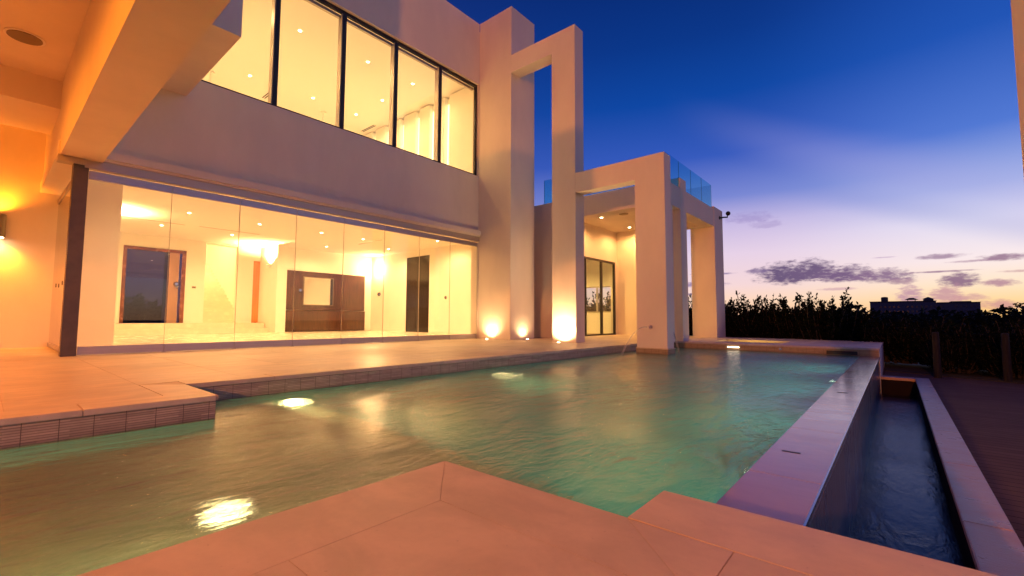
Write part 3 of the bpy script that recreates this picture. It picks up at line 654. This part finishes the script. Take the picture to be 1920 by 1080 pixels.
# ceiling rods in the upper room
for (x_, y_, lb) in [(8.71,17.72,'thin pendant rod and ceiling rose in the third window bay of the upper floor'),(4.66,17.65,'thin pendant rod and ceiling rose seen low in the first window bay')]:
    t = thing('pendant_rod', lb, 'pendant', (x_,y_,9.1), 'pendant rods')
    zc = 9.1 if x_ < 7.1 else 9.16
    MB().cyl((x_,y_,zc-.03), .13, .05).build('rose', 'ceiling', t); MB().cyl((x_,y_,zc-1.0), .018, 1.9).build('rod', 'ceiling', t)
# near right pillar of the terrace and an unseen warm fill lamp added behind the camera
tag(MB().box(1.22,1.62,-.65,-.250,0,3.6).build('terrace_pillar', ST, bevel=.003), 'orange lit plaster pillar cropped by the right edge of the photo', 'pillar')
t = thing('fill_lamp', 'unseen globe on a dark post, added far behind the viewer as warm fill light', 'lamp', (-14,-2,-.7))
MB().cyl((-14,-2,1.8), .05, 5.0).build('pole', 'steel', t); MB().sph((-14,-2,4.5), .22).build('globe', 'bulb_soft', t, smooth=True)
lamp('POINT', (-14,-2,4.9), 10000, (1,.29,.05), .25, parent=t)

# ================================================================== PLANTING
def leaf(bm, p, d, l, w):
    d = d.normalized(); s = d.cross(Vector((random.uniform(-1,1),random.uniform(-1,1),random.uniform(-1,1)))).normalized()
    a = bm.verts.new(p); b_ = bm.verts.new(p+d*l*.5+s*w*.5); c_ = bm.verts.new(p+d*l); e_ = bm.verts.new(p+d*l*.5-s*w*.5)
    bm.faces.new((a,b_,c_,e_))
def rv(): return Vector((random.gauss(0,1),random.gauss(0,1),random.gauss(0,1))).normalized()
def shrub_mesh(seed, rx, h, nspr, nleaf, ll, lw, spread=.5):
    random.seed(seed); bm = bmesh.new(); st = MB()
    for k in range(nspr):
        a = random.uniform(0, 2*math.pi); rr = rx*math.sqrt(random.random())
        base = Vector((rr*math.cos(a)*.55, rr*math.sin(a)*.55, h*.08))
        top = Vector((rr*math.cos(a), rr*math.sin(a), h*(random.uniform(.62,.92) if random.random() < .8 else random.uniform(.9,1.18))*(1-.25*(rr/rx)**2)))
        mid = (base+top)/2+Vector((random.uniform(-.1,.1),random.uniform(-.1,.1),.1*h))
        pts = [base, mid, top]; st.tube(pts, [.02,.012,.004], 4)
        for i in range(nleaf):
            u = random.uniform(.12, 1.0); p = base*(1-u)**2+mid*2*u*(1-u)+top*u*u
            tan = ((mid-base)*(1-u)+(top-mid)*u).normalized()
            d = (tan*random.uniform(.3,1.2)+rv()*.8); leaf(bm, p+rv()*spread*(1-u*.85)*random.random()*.5, d, ll*random.uniform(.6,1.3)*(1.1-.4*u), lw)
    me = bpy.data.meshes.new('foliage'); bm.to_mesh(me); bm.free()
    ms = bpy.data.meshes.new('stems'); st.bm.to_mesh(ms); st.bm.free(); ms.materials.append(MT['bark']); return me, ms
def place_shrub(name, cat, me, ms, loc, sc, rz, label, group, mt):
    if not me.materials: me.materials.append(MT[mt])
    t = thing(name, label, cat, loc, group); t.rotation_euler.z = rz; t.scale = sc
    a = bpy.data.objects.new('foliage', me); b_ = bpy.data.objects.new('stems', ms)
    for q_ in (a, b_): S.collection.objects.link(q_); q_.parent = t
    return t
var = [shrub_mesh(11, 1.0, 1.6, 95, 60, .13, .045), shrub_mesh(12, 1.0, 1.6, 95, 60, .13, .045), shrub_mesh(13, 1.0, 1.6, 105, 56, .12, .05)]
random.seed(21)
hp = []
hl = 'dark leafy shrub in the tall silhouetted hedge behind the pool, feathery sprigs against the sunset'
for k in range(17):   # tall hedge behind the platform, from behind the portico to the bay edge
    u = k/16; x_ = 22.0-3.2*u+random.uniform(-.4,.4); y_ = 13.0-11.2*u+random.uniform(-.3,.3)
    hp.append((x_, y_, 1.42+random.uniform(-.14,.2)))
for k, (x_, y_, s_) in enumerate(hp):
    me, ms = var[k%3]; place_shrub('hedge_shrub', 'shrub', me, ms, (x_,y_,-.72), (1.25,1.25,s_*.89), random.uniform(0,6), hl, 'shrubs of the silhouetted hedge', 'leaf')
for k in range(9):    # a second, lower row filling the gaps
    u = k/8; x_ = 20.2-1.2*u; y_ = 12-10.4*u
    me, ms = var[(k+1)%3]; place_shrub('hedge_shrub', 'shrub', me, ms, (x_,y_,-.72), (1.3,1.3,1.05), random.uniform(0,6), 'lower dark shrub filling the front of the silhouetted hedge behind the pool platform', 'low shrubs in front of the hedge', 'leaf')
for k in range(9):    # lower bushes to the right, in front of the distant building
    u = k/8; x_ = 18.8-2.6*u+random.uniform(-.2,.2); y_ = 1.0-4.4*u
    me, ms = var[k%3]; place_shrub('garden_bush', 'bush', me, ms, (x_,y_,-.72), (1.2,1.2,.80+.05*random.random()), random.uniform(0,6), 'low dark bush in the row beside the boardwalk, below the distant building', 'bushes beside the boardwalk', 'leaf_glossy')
for k, (x_, y_) in enumerate([(16.3,-1.1),(15.8,-2.1),(15.3,-3.0)]):
    me, ms = var[k%3]; place_shrub('garden_bush', 'bush', me, ms, (x_,y_,-.74), (.75,.75,.62), random.uniform(0,6), 'small dark bush at the edge of the boardwalk on the right side of the photo', 'small bushes at the boardwalk edge', 'leaf_glossy')
tv = [shrub_mesh(31, 3.2, 5.6, 120, 46, .45, .2, 1.6), shrub_mesh(32, 3.0, 5.0, 120, 46, .42, .2, 1.5)]
for k in range(8):
    x_, y_ = [(52,-9.6),(58,-7.4),(60,-4.5),(55,-2.3),(60,.5),(56,3.0),(62,6),(58,9)][k]; me, ms = tv[k%2]
    zs = [.62,.56,.50,.50,.48,.50,.52,.55][k]
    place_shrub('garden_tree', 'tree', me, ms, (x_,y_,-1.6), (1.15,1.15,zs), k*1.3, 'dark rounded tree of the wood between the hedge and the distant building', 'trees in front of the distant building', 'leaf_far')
for k, (x_, y_) in enumerate([(5.4,38),(7.6,40),(10.6,37),(14,42)]):
    me, ms = tv[k%2]; place_shrub('garden_tree', 'tree', me, ms, (x_,y_,-1.5), (1,1,.6+.1*k), k*1.7, 'dark tree behind the villa seen through the entrance door glass', 'trees behind the villa', 'leaf_far')
for k, (x_, y_) in enumerate([(27,15),(30,18),(26,12.5)]):
    me, ms = tv[k%2]; place_shrub('garden_tree', 'tree', me, ms, (x_,y_,-1.5), (.6,.6,.62), k*1.7, 'dark tree beyond the side window of the porch room', 'trees beside the villa', 'leaf_far')
# distant wood as one mass
def far_wood():
    random.seed(5); bm = bmesh.new()
    for i in range(9000):
        a = R(random.uniform(-40, 60)); d = random.uniform(150, 320)
        top = .2+2.1*math.sin(a*11+1)**2+1.3*math.sin(a*29)**2 + d*.004
        if a < R(-5.2): top += 2.2
        p = Vector((d*math.cos(a), d*math.sin(a), -1.5+random.random()*(2.0+top))); leaf(bm, p, rv(), random.uniform(1.4,2.8), random.uniform(.8,1.6))
    me = bpy.data.meshes.new('distant_wood'); bm.to_mesh(me); bm.free(); me.materials.append(MT['leaf_far'])
    o = bpy.data.objects.new('distant_wood', me); S.collection.objects.link(o); o['kind'] = 'stuff'; o['label'] = 'dark far-off belt of trees along the horizon'; o['category'] = 'trees'
far_wood()
# timber posts by the hedge
for (y_, h_, lb) in [(-.71,.34,'weathered timber post in front of the hedge, the one nearer the pool platform'),(-1.85,.36,'weathered timber post in front of the hedge, the one nearer the right edge')]:
    t = thing('timber_post', lb, 'post', (14.9,y_,-.72), 'timber posts')
    MB().cyl((14.9,y_,-.19), .075, 1.06, seg=14, r2=.065).build('shaft', 'post_wood', t); MB().cyl((14.9,y_,.355), .07, .03, seg=14, r2=.05).build('cap', 'post_wood', t)
# distant building
D = 300.0
def fb(az0, az1, el0, el1, dd=12, dist=D):
    y0 = dist*math.tan(R(az0)); y1 = dist*math.tan(R(az1)); z0 = .65+dist*math.tan(R(el0)); z1 = .65+dist*math.tan(R(el1)); return (dist, dist+dd, y0, y1, z0, z1)
A = thing('hotel_building', 'long low grey building with roof pavilions on the horizon beyond the hedge', 'building', (D,-10,-1.5))
mb = MB()
for (a0,a1,e1) in [(-2.9,1.9,1.78),(-5.75,-2.9,1.62)]: mb.box(*fb(a0,a1,-.3,e1))
mb.box(*fb(-5.2,-3.9,1.6,1.75, 10, D+1)).build('wall', 'far_wall', A)
mb = MB(); mb.box(*fb(-2.95,1.95,1.78,1.84,13,D-.5)).box(*fb(-5.8,-2.95,1.62,1.67,13,D-.5)).build('parapet', 'far_roof', A)
tb = fb(.5,1.05,1.84,2.22); MB().cyl(((tb[0]+4),(tb[2]+tb[3])/2,(tb[4]+tb[5])/2), (tb[3]-tb[2])/2, tb[5]-tb[4]).sph((tb[0]+4,(tb[2]+tb[3])/2,tb[5]), (tb[3]-tb[2])/2, (1,1,.3)).build('water_tower', 'far_roof', A)
tb = fb(-2.75,-2.1,1.84,2.02); MB().box(*tb).cyl(((tb[0]+tb[1])/2,(tb[2]+tb[3])/2,tb[5]+.55), (tb[3]-tb[2])*.72, 1.1, seg=4, r2=.1).build('stair_tower', 'far_roof', A)
gz = fb(-1.6,-.85,2.0,2.2); pv = MB(); pv.cyl((gz[0]+5,(gz[2]+gz[3])/2,gz[4]+.35), 2.8, 1.0, seg=8, r2=.9).build('pavilion_roof', 'far_roof', A)
mb = MB()
for k in range(4): mb.cyl((gz[0]+3+(k%2)*4,(gz[2]+gz[3])/2+(-1.4 if k < 2 else 1.4),gz[4]-.6), .12, 1.6, seg=8)
mb.build('pavilion_posts', 'far_wall', A)
random.seed(3)
for k in range(22):
    a0 = -5.6+k*.33
    for e in (.75, 1.2):
        if e == 1.2 and random.random() < .2: continue
        q_ = fb(a0, a0+.15, e, e+.17); MB().box(D-.12, D+.05, q_[2], q_[3], q_[4], q_[5]).build('window', 'far_lamp' if (k, e) in ((9,.75),) else 'far_glass', A)
